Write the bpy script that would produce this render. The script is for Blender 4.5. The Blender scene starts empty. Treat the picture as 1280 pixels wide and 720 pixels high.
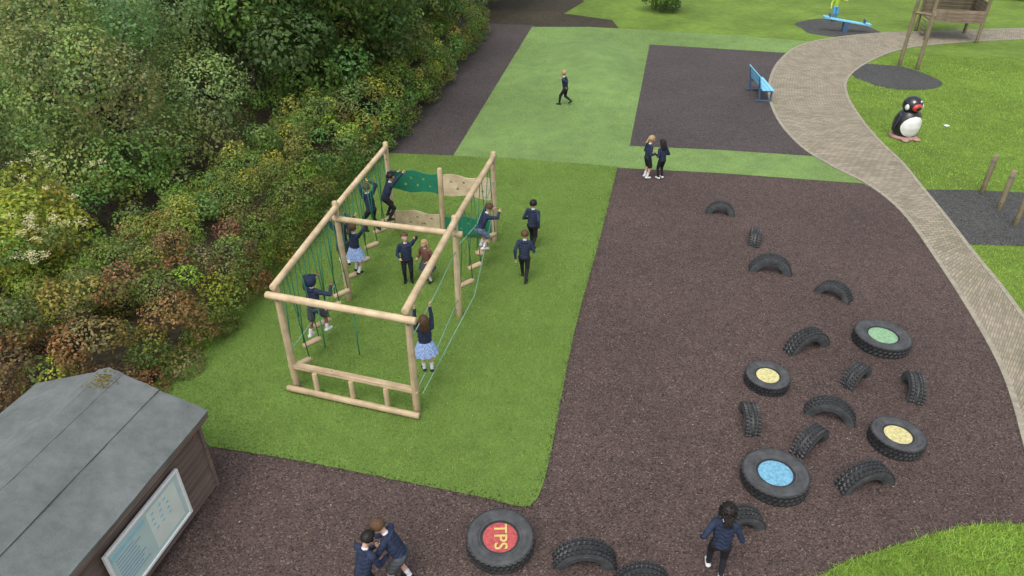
import bpy, bmesh, math, random
import numpy as np
from mathutils import Vector, Matrix, Euler
random.seed(7); rng=np.random.default_rng(7)
scene=bpy.context.scene
H=8.2; F=870.0; TH=math.radians(33)
cT,sT=math.cos(TH),math.sin(TH)
def W(px,py,z=0.0):
    """survey conversion: photo measurement -> metres on the level plane at height z"""
    u=px-640; v=py-360
    t=(H-z)/(F*sT+v*cT)
    return Vector((u*t,(F*cT-v*sT)*t,z))
def G(px,py):
    w=W(px,py); return (w.x,w.y)

# ---------------------------------------------------------------- materials
def newmat(name):
    m=bpy.data.materials.new(name); m.use_nodes=True
    nt=m.node_tree; b=nt.nodes['Principled BSDF']
    return m,nt,b
def N(nt,t,**kw):
    n=nt.nodes.new(t)
    for k,v in kw.items(): setattr(n,k,v)
    return n
def ramp(nt,fac,stops):
    r=N(nt,'ShaderNodeValToRGB'); e=r.color_ramp.elements
    e[0].position=stops[0][0]; e[0].color=(*stops[0][1],1)
    e[1].position=stops[-1][0]; e[1].color=(*stops[-1][1],1)
    for p,c in stops[1:-1]:
        q=e.new(p); q.color=(*c,1)
    nt.links.new(fac,r.inputs[0]); return r.outputs[0]
def noise(nt,scale,detail=4,vec=None,rough=.55,dist=0):
    n=N(nt,'ShaderNodeTexNoise'); n.inputs['Scale'].default_value=scale; n.inputs['Detail'].default_value=detail
    n.inputs['Roughness'].default_value=rough; n.inputs['Distortion'].default_value=dist
    if vec is None:
        vec=N(nt,'ShaderNodeTexCoord').outputs['Object']
    nt.links.new(vec,n.inputs['Vector']); return n.outputs['Fac']
def mul(nt,a,b,fac=1.0,mode='MULTIPLY'):
    m=N(nt,'ShaderNodeMix',data_type='RGBA',blend_type=mode); m.inputs[0].default_value=fac
    nt.links.new(a,m.inputs[6])
    nt.links.new(b,m.inputs[7]); return m.outputs[2]
def bump(nt,b,h,strength=.4,dist=.02):
    n=N(nt,'ShaderNodeBump'); n.inputs['Strength'].default_value=strength; n.inputs['Distance'].default_value=dist
    nt.links.new(h,n.inputs['Height']); nt.links.new(n.outputs[0],b.inputs['Normal'])
def c3(c,k): return tuple(min(1,x*k) for x in c)
def mat_ground(name,col,fine=60,big=.5,contrast=.5,bigc=.25,bmp=.5,bigcol=None):
    m,nt,b=newmat(name)
    f=noise(nt,fine,3,rough=.7)
    c=ramp(nt,f,[(.3,c3(col,1-contrast)),(.5,col),(.72,c3(col,1+contrast))])
    g=noise(nt,big,5)
    g2=ramp(nt,g,[(.3,(1-bigc,1-bigc,1-bigc)),(.7,(1,)*3)])
    c=mul(nt,c,g2)
    g3=noise(nt,big*7,4,rough=.65)
    tint=bigcol or (1,1,1)
    g4=ramp(nt,g3,[(.35,(1-bigc*.7,)*3),(.7,tint)])
    c=mul(nt,c,g4)
    nt.links.new(c,b.inputs['Base Color']); b.inputs['Roughness'].default_value=.9
    b.inputs['Specular IOR Level'].default_value=.2
    if bmp: bump(nt,b,f,bmp,.02)
    return m
def mat_mulch(name,dark,mid,light,scale=38,bigc=.2):
    m,nt,b=newmat(name)
    tc=N(nt,'ShaderNodeTexCoord')
    v=N(nt,'ShaderNodeTexVoronoi'); v.inputs['Scale'].default_value=scale
    nt.links.new(tc.outputs['Object'],v.inputs['Vector'])
    sep=N(nt,'ShaderNodeSeparateColor'); nt.links.new(v.outputs['Color'],sep.inputs[0])
    c=ramp(nt,sep.outputs[0],[(0,dark),(.30,mid),(.75,c3(mid,1.4)),(.94,c3(mid,1.7)),(1,light)])
    g=noise(nt,.35,6,rough=.6)
    c=mul(nt,c,ramp(nt,g,[(.3,(1-bigc,)*3),(.7,(1,1,1))]))
    g=noise(nt,4,6,rough=.7)
    c=mul(nt,c,ramp(nt,g,[(.35,(.78,.78,.78)),(.65,(1,1,1))]))
    nt.links.new(c,b.inputs['Base Color']); b.inputs['Roughness'].default_value=.8
    b.inputs['Specular IOR Level'].default_value=.3
    bump(nt,b,v.outputs['Distance'],.5,.012)
    return m
def mat_plain(name,col,rough=.6,var=.15,scale=12,bmp=0.0,spec=.4,metal=0):
    m,nt,b=newmat(name)
    f=noise(nt,scale,5,rough=.6)
    c=ramp(nt,f,[(.3,c3(col,1-var)),(.7,c3(col,1+var))])
    nt.links.new(c,b.inputs['Base Color']); b.inputs['Roughness'].default_value=rough
    b.inputs['Specular IOR Level'].default_value=spec; b.inputs['Metallic'].default_value=metal
    if bmp: bump(nt,b,f,bmp,.01)
    return m
def mat_wood(name,col,axis='Z',var=.3):
    m,nt,b=newmat(name)
    tc=N(nt,'ShaderNodeTexCoord'); mp=N(nt,'ShaderNodeMapping')
    s={'X':(1.2,22,22),'Y':(22,1.2,22),'Z':(22,22,1.2)}[axis]
    mp.inputs['Scale'].default_value=s
    nt.links.new(tc.outputs['Object'],mp.inputs['Vector'])
    f=noise(nt,1.0,6,mp.outputs[0],.65,.3)
    c=ramp(nt,f,[(.3,c3(col,1-var)),(.5,col),(.72,c3(col,1+var*.6))])
    oi=N(nt,'ShaderNodeObjectInfo')
    g=noise(nt,3,4)
    c=mul(nt,c,ramp(nt,g,[(.35,(.72,.69,.64)),(.6,(1,1,1))]))
    vk=N(nt,'ShaderNodeTexVoronoi'); vk.inputs['Scale'].default_value=4.5; nt.links.new(tc.outputs['Object'],vk.inputs['Vector'])
    c=mul(nt,c,ramp(nt,vk.outputs['Distance'],[(.05,(.45,.35,.25)),(.13,(1,1,1))]))
    c=mul(nt,c,ramp(nt,oi.outputs['Random'],[(0,(.80,.79,.77)),(1,(1,1,1))]))
    nt.links.new(c,b.inputs['Base Color']); b.inputs['Roughness'].default_value=.7
    b.inputs['Specular IOR Level'].default_value=.25
    bump(nt,b,f,.25,.006)
    return m
def mat_leaf(name,trans=.3,rough=.55):
    m,nt,b=newmat(name)
    a=N(nt,'ShaderNodeAttribute',attribute_name='Col')
    nt.links.new(a.outputs['Color'],b.inputs['Base Color'])
    b.inputs['Roughness'].default_value=rough; b.inputs['Specular IOR Level'].default_value=.25
    tr=N(nt,'ShaderNodeBsdfTranslucent'); nt.links.new(a.outputs['Color'],tr.inputs['Color'])
    mx=N(nt,'ShaderNodeMixShader'); mx.inputs[0].default_value=trans
    nt.links.new(b.outputs[0],mx.inputs[1]); nt.links.new(tr.outputs[0],mx.inputs[2])
    nt.links.new(mx.outputs[0],nt.nodes['Material Output'].inputs['Surface'])
    return m
LEAF=mat_leaf('leaf',.42); BLADE=mat_leaf('grass_blade',.3,.7)
M_grass=mat_ground('lawn_grass',(.17,.27,.045),30,.35,.5,.4,.5,(1.0,1.0,.85))
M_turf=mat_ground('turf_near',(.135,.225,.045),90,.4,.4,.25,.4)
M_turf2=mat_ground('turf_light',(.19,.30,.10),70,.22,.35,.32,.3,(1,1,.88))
M_mulch=mat_mulch('rubber_mulch_brown',(.022,.015,.013),(.072,.049,.043),(.22,.17,.14),55,.25)
M_mulch2=mat_mulch('rubber_mulch_grey',(.02,.016,.015),(.062,.050,.048),(.16,.14,.13),50,.25)
M_mulch3=mat_mulch('rubber_mulch_black',(.015,.016,.016),(.055,.056,.052),(.15,.15,.14),40)
M_soil=mat_mulch('soil',(.015,.012,.007),(.045,.036,.02),(.12,.10,.05),20,.5)
M_wood=mat_wood('pine_log',(.57,.45,.29))
M_woodX=mat_wood('pine_board',(.50,.39,.25),'X')
M_oldwood=mat_wood('weathered_post',(.26,.22,.14))
M_bark=mat_wood('bark',(.09,.07,.05))
M_tyre=mat_plain('tyre_rubber',(.020,.021,.022),.5,.45,9,.2,.5)
M_rope=mat_plain('green_rope',(.02,.16,.09),.8,.2,60)
M_ropel=mat_plain('pale_rope',(.16,.30,.20),.8,.2,60)
M_green=mat_plain('green_board',(.015,.15,.085),.5,.12,6)
M_beige=mat_wood('beige_board',(.56,.46,.31),'X',.15)
M_white=mat_plain('white_paint',(.75,.75,.73),.5,.06)
M_metal=mat_plain('grey_metal',(.25,.26,.27),.4,.1,10,0,.5,.6)

# ---------------------------------------------------------------- mesh helpers
def link(o,parent=None):
    scene.collection.objects.link(o)
    if parent is not None: o.parent=parent
    return o
def empty(name,loc=(0,0,0),rotz=0,parent=None):
    e=bpy.data.objects.new(name,None); e.location=loc; e.rotation_euler=(0,0,rotz); e.empty_display_size=.2
    return link(e,parent)
def mesh_obj(name,verts,faces,mats,parent=None,midx=None,smooth=False,mat4=None):
    me=bpy.data.meshes.new(name); me.from_pydata([tuple(v) for v in verts],[],faces)
    for m in (mats if isinstance(mats,(list,tuple)) else [mats]): me.materials.append(m)
    if midx is not None: me.polygons.foreach_set('material_index',np.array(midx,dtype=np.int32))
    if smooth: me.polygons.foreach_set('use_smooth',np.ones(len(me.polygons),dtype=bool))
    me.update()
    o=bpy.data.objects.new(name,me)
    if mat4 is not None: o.matrix_world=mat4
    return link(o,parent)
def box(name,size,loc,mat,parent=None,rot=(0,0,0),bev=.008):
    x,y,z=[s/2 for s in size]
    v=[(-x,-y,-z),(x,-y,-z),(x,y,-z),(-x,y,-z),(-x,-y,z),(x,-y,z),(x,y,z),(-x,y,z)]
    f=[(0,3,2,1),(4,5,6,7),(0,1,5,4),(1,2,6,5),(2,3,7,6),(3,0,4,7)]
    o=mesh_obj(name,v,f,mat,parent); o.location=loc; o.rotation_euler=rot
    if bev:
        b=o.modifiers.new('b','BEVEL'); b.width=bev; b.segments=2
    return o
def frame_from(p0,p1):
    z=(Vector(p1)-Vector(p0)); L=z.length; z.normalize()
    r=Vector((0,0,1)) if abs(z.z)<.9 else Vector((1,0,0))
    x=r.cross(z).normalized(); y=z.cross(x)
    M=Matrix((x,y,z)).transposed().to_4x4(); M.translation=Vector(p0)
    return M,L
def log(name,p0,p1,r,mat,parent=None,seg=18,r2=None,over=0):
    p0=Vector(p0);p1=Vector(p1); d=(p1-p0).normalized(); p0=p0-d*over; p1=p1+d*over
    M,L=frame_from(p0,p1); r2=r2 or r
    prof=[(0,0),(r-.012,0),(r,.012)]
    k=max(3,int(L/.4))
    for i in range(1,k): 
        t=i/k; prof.append(((r+(r2-r)*t)*(1+random.uniform(-.03,.03)),L*t))
    prof+= [(r2,L-.012),(r2-.012,L),(0,L)]
    v=[];f=[]
    for rr,zz in prof:
        for j in range(seg):
            a=2*math.pi*j/seg; v.append((rr*math.cos(a),rr*math.sin(a),zz))
    for i in range(len(prof)-1):
        for j in range(seg):
            a=i*seg+j;b=i*seg+(j+1)%seg; f.append((a,b,b+seg,a+seg))
    o=mesh_obj(name,v,f,mat,parent,smooth=True); o.matrix_local=M
    return o
def tube_data(pts,radii,seg=8):
    v=[];f=[]
    pts=[Vector(p) for p in pts]
    n=len(pts)
    for i,p in enumerate(pts):
        d=(pts[min(i+1,n-1)]-pts[max(i-1,0)]).normalized()
        r=Vector((0,0,1)) if abs(d.z)<.9 else Vector((1,0,0))
        x=r.cross(d).normalized(); y=d.cross(x)
        for j in range(seg):
            a=2*math.pi*j/seg; v.append(p+(x*math.cos(a)+y*math.sin(a))*radii[i])
    for i in range(n-1):
        for j in range(seg):
            a=i*seg+j;b=i*seg+(j+1)%seg; f.append((a,b,b+seg,a+seg))
    f.append(tuple(range(seg))[::-1]); f.append(tuple(range((n-1)*seg,n*seg)))
    return v,f
def tubes(name,segs,r,mat,parent=None,seg=6):
    V=[];Fs=[]
    for pts in segs:
        v,f=tube_data(pts,[r]*len(pts),seg); o=len(V); V+=v; Fs+=[tuple(i+o for i in q) for q in f]
    return mesh_obj(name,V,Fs,mat,parent,smooth=True)
def catmull(pts,closed=False,k=8):
    out=[];n=len(pts)
    rngi=range(n if closed else n-1)
    g=(lambda i:pts[i%n]) if closed else (lambda i:pts[max(0,min(n-1,i))])
    for i in rngi:
        p0,p1,p2,p3=[Vector(g(i+j)) for j in(-1,0,1,2)]
        for s in range(k):
            t=s/k
            out.append(.5*((2*p1)+(-p0+p2)*t+(2*p0-5*p1+4*p2-p3)*t*t+(-p0+3*p1-3*p2+p3)*t**3))
    if not closed: out.append(Vector(pts[-1]))
    return out
def sheet(name,poly,z,mat):
    from mathutils.geometry import tessellate_polygon
    P3=[Vector((p[0],p[1],z)) for p in poly]
    tri=tessellate_polygon([P3])
    fs=[]
    for t in tri:
        a,b,c=[P3[i] for i in t]
        fs.append(t if (b-a).cross(c-a).z>0 else t[::-1])
    return mesh_obj(name,P3,fs,mat)
def inside(P,poly):
    x,y=P[:,0],P[:,1]; r=np.zeros(len(P),bool); n=len(poly); j=n-1
    for i in range(n):
        xi,yi=poly[i][0],poly[i][1]; xj,yj=poly[j][0],poly[j][1]
        c=((yi>y)!=(yj>y))&(x<(xj-xi)*(y-yi)/((yj-yi) or 1e-9)+xi)
        r^=c; j=i
    return r

# ---------------------------------------------------------------- leaves
def unit(a): return a/np.maximum(np.linalg.norm(a,axis=1,keepdims=True),1e-9)
def fast_mesh(name,V,nper,col,mat,parent=None):
    n=len(V); nf=n//nper
    me=bpy.data.meshes.new(name)
    me.vertices.add(n); me.vertices.foreach_set('co',V.astype(np.float32).ravel())
    me.loops.add(n); me.loops.foreach_set('vertex_index',np.arange(n,dtype=np.int32))
    me.polygons.add(nf); me.polygons.foreach_set('loop_start',np.arange(nf,dtype=np.int32)*nper)
    try: me.polygons.foreach_set('loop_total',np.full(nf,nper,dtype=np.int32))
    except Exception: pass
    me.update(calc_edges=True)
    ca=me.color_attributes.new('Col','FLOAT_COLOR','POINT')
    c4=np.ones((n,4),np.float32); c4[:,:3]=np.repeat(col,nper,axis=0)
    ca.data.foreach_set('color',c4.ravel())
    me.materials.append(mat)
    o=bpy.data.objects.new(name,me); return link(o,parent)
def leaves(name,P,Nr,size,col,mat=LEAF,parent=None,wid=.3):
    n=len(P); nn=unit(Nr+rng.normal(0,.45,(n,3))+np.array([0,0,.45]))
    a=unit(np.cross(nn,rng.normal(0,1,(n,3)))); b=np.cross(nn,a)
    s=(size*rng.uniform(.6,1.3,n))[:,None]
    V=np.stack([P-a*s*.5, P+b*s*wid+nn*s*.08, P+a*s*.5, P-b*s*wid+nn*s*.08],1).reshape(-1,3)
    return fast_mesh(name,V,4,col,mat,parent)
def foliage(name,clumps,dens,size,parent=None,jit=.18,colvar=.3,wid=.3,zmin=.02):
    C=np.array([c[:4] for c in clumps]); K=np.array([c[4] for c in clumps])
    Ps=[];Ns=[];Cs=[]
    for i in range(len(C)):
        r=C[i,3]; n=int(dens*4*math.pi*r*r)
        d=unit(rng.normal(0,1,(n,3))); d=d[d[:,2]>-.55-.4*rng.random(len(d))]
        n=len(d)
        ph=rng.uniform(0,6.28,3)
        lump=1+.16*np.sin(d[:,0]*6+ph[0])*np.sin(d[:,1]*6+ph[1])+.10*np.sin(d[:,2]*11+ph[2]+d[:,0]*7)
        rad=r*lump*(1-np.abs(rng.normal(0,jit,n)))+ (rng.random(n)<.06)*rng.uniform(0,.22,n)*r
        Ps.append(C[i,:3]+d*rad[:,None]*np.array([1,1,.85])); Ns.append(d)
        base=K[i]*rng.uniform(.8,1.2)
        Cs.append(base*rng.uniform(1-colvar,1+colvar,(n,1))*np.stack([rng.uniform(.85,1.2,n),np.ones(n),rng.uniform(.7,1.3,n)],1))
    P=np.concatenate(Ps);Nn=np.concatenate(Ns);Cc=np.concatenate(Cs)
    keep=P[:,2]>zmin; P,Nn,Cc=P[keep],Nn[keep],Cc[keep]
    keep=np.ones(len(P),bool)
    for i in range(len(C)):
        m_=np.abs(P[:,0]-C[i,0])<C[i,3]
        q=(P[m_]-C[i,:3])/np.array([1,1,.85]); k2=keep[m_]; k2&=~((q*q).sum(1)<(C[i,3]*.66)**2); keep[m_]=k2
    P,Nn,Cc=P[keep],Nn[keep],Cc[keep]
    return leaves(name,P,Nn,size*np.ones(len(P)),np.clip(Cc,0.003,.6),parent=parent,wid=wid)
def tree(name,x,y,h,cr,cz,col,dens=90,size=.12,n=55,col2=None,trunk_r=.16,flat=.85):
    V=[];Fs=[]
    def add(pts,rad,seg=8):
        v,f=tube_data(pts,rad,seg); o=len(V); V.extend(v); Fs.extend([tuple(i+o for i in q) for q in f])
    top=Vector((x+random.uniform(-.3,.3),y+random.uniform(-.3,.3),cz+cr*.3))
    b=Vector((x,y,-.05)); m=b.lerp(top,.5)+Vector((.12,-.08,0))
    add([b,b+Vector((0,0,.3)),m,top],[trunk_r*1.35,trunk_r,trunk_r*.75,trunk_r*.35],10)
    cl=[]
    for i in range(n):
        d=Vector((random.gauss(0,1),random.gauss(0,1),random.gauss(.15,.9))).normalized()
        k=random.uniform(.5,.92)
        r=cr*random.uniform(.17,.32)
        p=Vector((x+d.x*cr*k,y+d.y*cr*k,cz+d.z*cr*k*flat))
        if p.z<r*.8: p.z=r*.8+random.uniform(0,.3)
        c=col if (col2 is None or random.random()<.6) else col2
        cl.append((p.x,p.y,p.z,r,tuple(q*random.uniform(.8,1.2) for q in c)))
        if i%4==0:
            s=b.lerp(top,random.uniform(.35,.9)); mid=s.lerp(p,.5)+Vector((0,0,.15*cr*.3))
            add([s,mid,p],[trunk_r*.4,trunk_r*.25,trunk_r*.1],6)
    o=mesh_obj(name,V,Fs,M_bark,smooth=True)
    foliage('crown',cl,dens,size,parent=o)
    return o

# ---------------------------------------------------------------- ground
sheet('ground',[(-300,-100),(300,-100),(300,500),(-300,500)],0,M_grass)
hedge_edge=[(-9.5,3),(-9,7.5),(-6.2,8.9),(-6.1,10.5),(-5.8,13),(-5.3,16.5),(-4.7,20.4),(-3.6,26),(-2.6,33),(-1.8,39)]
sheet('soil_ground',hedge_edge+[(-1,48),(-2,80),(-60,80),(-60,3)],.004,M_soil)
dirt=[G(560,28),G(668,36),G(775,37),G(765,25),G(705,17),G(730,2),(3.5,60),(-2,60)]
sheet('dirt_path',dirt,.008,M_soil)
big=[G(765,206),G(900,214),G(1075,228),G(1130,255),G(1195,335),G(1250,425),G(1290,520),G(1340,600),(14,7),(13,1),(-9.5,1),(-9.3,7.5),(-6,9),G(440,210)]
sheet('rubber_mulch_ground',big,.008,M_mulch)
sheet('rubber_mulch_strip',[G(440,215),G(420,190),G(575,28),G(668,32),G(566,197)],.012,M_mulch2)
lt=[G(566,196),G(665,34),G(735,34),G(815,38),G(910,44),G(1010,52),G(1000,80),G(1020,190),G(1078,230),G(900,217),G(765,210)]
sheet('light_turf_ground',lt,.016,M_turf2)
pad=[G(812,56),G(990,67),G(995,90),G(985,140),G(1020,196),G(900,188),G(787,183)]
sheet('rubber_mulch_pad',pad,.020,M_mulch2)
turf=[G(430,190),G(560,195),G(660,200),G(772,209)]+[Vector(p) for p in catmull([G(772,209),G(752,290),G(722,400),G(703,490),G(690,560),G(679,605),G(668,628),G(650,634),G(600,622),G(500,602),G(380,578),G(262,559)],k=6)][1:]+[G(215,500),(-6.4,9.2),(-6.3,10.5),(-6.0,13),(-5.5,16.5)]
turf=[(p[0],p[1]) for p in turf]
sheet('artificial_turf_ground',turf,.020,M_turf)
mc=G(742,78); V=[];Fs=[];n1,n2=14,40
for i in range(n1+1):
    for j in range(n2):
        a=2*math.pi*j/n2; r=i/n1
        V.append((mc[0]+math.cos(a)*r*2.1,mc[1]+math.sin(a)*r*4.6,.0165+.42*(math.cos(math.pi*r)*.5+.5)))
for i in range(n1):
    for j in range(n2):
        a=i*n2+j;b=i*n2+(j+1)%n2; Fs.append((a,a+n2,b+n2,b))
mesh_obj('turf_mound',V,Fs,M_turf2,smooth=True)
inner=[(1420,33),(1280,36),(1180,39),(1085,43),(1010,54),(975,76),(961,110),(971,147),(1000,182),(1040,208),(1085,231),(1130,268),(1180,338),(1228,415),(1258,475),(1280,548),(1300,640),(1310,760)]
outer=[(1420,42),(1280,49),(1200,53),(1130,61),(1085,78),(1060,97),(1058,118),(1075,148),(1100,178),(1128,205),(1152,235),(1182,272),(1215,315),(1250,358),(1285,405),(1340,470),(1400,560),(1460,680)]
I_=catmull([G(*p) for p in inner],k=10); O_=catmull([G(*p) for p in outer],k=10)
n=min(len(I_),len(O_)); me=bpy.data.meshes.new('brick_path'); V=[];Fs=[];UV=[]
L=0;prev=None
for i in range(n):
    a,b=I_[i],O_[i]; mid=(a+b)/2
    if prev is not None: L+=(mid-prev).length
    prev=mid; w=(b-a).length
    V+= [(a.x,a.y,.026),(b.x,b.y,.026)]; UV.append((0,L,w,L))
for i in range(n-1): Fs.append((2*i,2*i+1,2*i+3,2*i+2))
me.from_pydata(V,[],Fs); uvl=me.uv_layers.new(name='UVMap')
for p in me.polygons:
    for li,vi in zip(p.loop_indices,p.vertices):
        q=UV[vi//2]; uvl.data[li].uv=(q[0],q[1]) if vi%2==0 else (q[2],q[3])
m,nt,b=newmat('block_paving')
tc=N(nt,'ShaderNodeTexCoord'); bt=N(nt,'ShaderNodeTexBrick')
bt.inputs['Scale'].default_value=1; bt.inputs['Brick Width'].default_value=.21; bt.inputs['Row Height'].default_value=.105; bt.inputs['Mortar Size'].default_value=.008
bt.inputs['Color1'].default_value=(.34,.285,.215,1); bt.inputs['Color2'].default_value=(.23,.195,.15,1); bt.inputs['Mortar'].default_value=(.10,.095,.06,1)
nt.links.new(tc.outputs['UV'],bt.inputs['Vector'])
g=noise(nt,1.2,6,rough=.65); c=mul(nt,bt.outputs['Color'],ramp(nt,g,[(.3,(.70,.73,.64)),(.7,(1,1,1))]))
nt.links.new(c,b.inputs['Base Color']); b.inputs['Roughness'].default_value=.8; bump(nt,b,bt.outputs['Fac'],-.3,.01)
me.materials.append(m); po=bpy.data.objects.new('brick_path',me); link(po)
M_edge=mat_plain('edging_block',(.26,.235,.18),.85,.25,8)
def ribbon(name,line,w,z0,z1,mat,parent):
    V=[];Fs=[]
    for i,p in enumerate(line):
        d=(line[min(i+1,len(line)-1)]-line[max(i-1,0)]).normalized(); nn=Vector((-d.y,d.x))*w/2
        for q,zz in((p-nn,z0),(p-nn,z1),(p+nn,z1),(p+nn,z0)): V.append((q.x,q.y,zz))
    for i in range(len(line)-1):
        for k in range(3): Fs.append((4*i+k,4*i+k+1,4*i+k+5,4*i+k+4))
    return mesh_obj(name,V,Fs,mat,parent)
ribbon('inner_edging',I_,.10,.0,.034,M_edge,po); ribbon('outer_edging',O_,.10,.0,.034,M_edge,po)
def blob(name,cx,cy,rx,ry,z,mat):
    c=Vector(G(cx,cy)); a=Vector(G(cx+rx,cy)); b=Vector(G(cx,cy+ry)); b2=Vector(G(cx,cy-ry))
    pts=[]
    for i in range(14):
        t=2*math.pi*i/14; k=random.uniform(.93,1.07)
        yy=math.sin(t); pts.append((c.x+(a.x-c.x)*math.cos(t)*k, c.y+((b2.y-c.y) if yy>0 else (c.y-b.y))*yy*k))
    sheet(name,catmull(pts,True,5),z,mat); return [(p.x,p.y) for p in catmull(pts,True,2)]
ho1=blob('mulch_bed',1118,97,50,17,.012,M_mulch3)
blob('mulch_bed',1047,36,47,12,.012,M_mulch3)
ho2=[G(1152,237),G(1215,238),G(1300,242),G(1420,250),G(1420,310),G(1300,308),G(1210,306)]
sheet('mulch_bed_rectangle',ho2,.012,M_mulch3)
corner=catmull([G(1018,726),G(1045,709),G(1085,694),G(1130,680),G(1180,665),G(1230,656),G(1290,658),G(1360,668)],k=6)+[Vector((12,6)),Vector((12,2)),Vector((3.2,2))]
corner=[(p.x,p.y) for p in corner]
sheet('lawn',corner,.022,M_grass)
def blades(name,poly,n,ht,wd,col,z=.02,ymax=99,cv=.3,holes=()):
    P=np.array([(p[0],p[1]) for p in poly]); lo=P.min(0);hi=P.max(0); hi[1]=min(hi[1],ymax)
    Q=rng.uniform(lo,hi,(n,2)); Q=Q[inside(Q,poly)]
    for h_ in holes: Q=Q[~inside(Q,h_)]
    Q=Q+rng.normal(0,.012,Q.shape)
    n=len(Q)
    p=np.c_[Q,np.full(n,z)]
    a=rng.uniform(0,6.28,n); side=np.stack([np.cos(a),np.sin(a),0*a],1)*(wd*rng.uniform(.6,1.3,n))[:,None]
    lean=np.c_[rng.normal(0,.6,(n,2)),np.ones(n)]*(ht*rng.uniform(.5,1.3,n))[:,None]
    V=np.stack([p-side,p+side,p+lean],1).reshape(-1,3)
    big=.5+.5*np.sin(Q[:,0]*1.3+np.sin(Q[:,1]*.9)*2)*np.sin(Q[:,1]*1.1+1)
    b2=.5+.5*np.sin(Q[:,0]*4.1+np.sin(Q[:,1]*3.3)*2)*np.sin(Q[:,1]*3.7+np.sin(Q[:,0]*2.9)*2)
    c=np.array(col)*(rng.uniform(1-cv,1+cv,(n,1)))*(.80+.22*big[:,None]+.16*b2[:,None])*np.stack([rng.uniform(.85,1.2,n),np.ones(n),np.ones(n)],1)
    return fast_mesh(name,V,3,c,BLADE)
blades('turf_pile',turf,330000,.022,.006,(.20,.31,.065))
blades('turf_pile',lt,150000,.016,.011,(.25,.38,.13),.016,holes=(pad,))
blades('lawn_grass',corner,110000,.07,.006,(.27,.42,.07),.022)
blades('lawn_grass',[(p.x,p.y) for p in O_[35:140]]+[(26,8),(30,30)],170000,.045,.012,(.25,.39,.065),.002,ymax=34,holes=(ho1,ho2))

# ---------------------------------------------------------------- vegetation
gH=(.155,.215,.05); gY=(.27,.32,.055); gR=(.24,.165,.07); gD=(.085,.145,.038); gL=(.255,.335,.12); gM=(.14,.225,.055)
def hedge(name,line,width,height,colf,dens,size,per=24):
    cl=[]
    L=catmull([Vector(p) for p in line],k=8)
    for i in range(len(L)-1):
        seg=(L[i+1]-L[i]); nrm=Vector((-seg.y,seg.x)).normalized()
        for k in range(max(3,int(seg.length*per))):
            s_=random.uniform(-.5,.5)
            if k%3==0: s_=-random.uniform(.36,.5)      # dress the side facing the playground
            p=L[i]+seg*random.random()+nrm*s_*width
            e=abs(s_)*2
            r=random.uniform(.22,.40); top=height*(1-.30*e**4)-r*.7
            z=random.uniform(.05,1)*top
            if e<.6: z=top*random.uniform(.8,1.06)
            cl.append((p.x,p.y,max(r*.35,z),r,tuple(q*random.uniform(.8,1.25) for q in colf(p.x,p.y,z))))
    return foliage(name,cl,dens,size,colvar=.35,jit=.15)
def colh(x,y,z):
    t=random.random()
    if y<10.8: return gR if t<.6 else (gY if t<.75 else gH)
    if y<13: return gR if t<.22 else (gY if t<.45 else gH)
    return gY if t<.25 else gH
hedge('hedge',[(-10.6,9.1),(-8.6,9.3),(-7.6,9.9),(-7.05,11),(-6.85,12.5),(-6.55,14.3),(-6.15,16.6)],2.9,1.85,colh,330,.06,36)
hedge('hedge',[(-6.15,16.6),(-5.6,19),(-4.85,22),(-4.05,26),(-3.2,31),(-2.5,36)],2.6,2.0,lambda x,y,z:gM if random.random()<.5 else (gH if random.random()<.6 else gY),170,.085,24)
hedge('undergrowth',[(-12.5,10.5),(-10.2,13.4),(-9.0,16),(-8.3,19),(-7.7,22)],2.8,1.7,lambda x,y,z:gH if random.random()<.6 else gM,130,.09,15)
def shrub(name,x,y,z,r,col,n=26,dens=220,size=.08,col2=None,wid=.3):
    cl=[]
    for i in range(n):
        d=Vector((random.gauss(0,1),random.gauss(0,1),random.gauss(.3,.8))).normalized()*r*random.uniform(.4,.85)
        rr=r*random.uniform(.25,.4)
        c=col if col2 is None or random.random()<.6 else col2
        cl.append((x+d.x,y+d.y,max(rr*.6,z+d.z*.9),rr,tuple(q*random.uniform(.8,1.2) for q in c)))
    return foliage(name,cl,dens,size,wid=wid)
shrub('yellow_green_shrub',-9.9,12.4,1.4,1.5,gY,34,220,.085,(.36,.40,.07))
shrub('flowering_shrub',-8.9,11.3,1.4,1.0,gH,20,260,.07,gY)
bp=[]
for k in range(40):
    c=np.array([-9.0+random.uniform(-1.0,.8),11.2+random.uniform(-1,.9),2.2+random.uniform(-.35,.15)])
    bp.append(c+rng.normal(0,.055,(45,3))*np.array([1,1,.5]))
for k in range(12):
    c=np.array([-9.8+random.uniform(-1.2,1.2),13+random.uniform(-1,1),2.6+random.uniform(-.4,.1)])
    bp.append(c+rng.normal(0,.05,(40,3))*np.array([1,1,.5]))
bp=np.concatenate(bp); leaves('cream_blossom',bp,np.tile([0,0,1.],(len(bp),1)),.035*np.ones(len(bp)),np.tile([.66,.63,.36],(len(bp),1))*rng.uniform(.8,1.1,(len(bp),1)),wid=.45)
gL2=(.205,.28,.09)
tree('willow_tree',-10.4,17.4,5.5,3.2,3.0,gL,150,.085,95,gL2,.14)
tree('willow_tree',-13.8,14.6,5,2.4,2.4,gL2,110,.09,40,gM,.14)
tree('sycamore_tree',-6.5,23.6,7,3.6,3.5,gM,85,.15,95,gD,.2)
tree('sycamore_tree',-4.8,30.3,7,3.3,3.5,gM,70,.16,65,gD,.2)
tree('sycamore_tree',-11.4,25.5,8,3.8,3.8,gD,60,.17,60,gM,.22)
tree('sycamore_tree',-17.5,22,7,3.6,3.2,gM,55,.17,50,gD,.2)
tree('oak_tree',-6.4,36,8,4.2,3.8,gD,45,.2,60,gM,.25)
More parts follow.
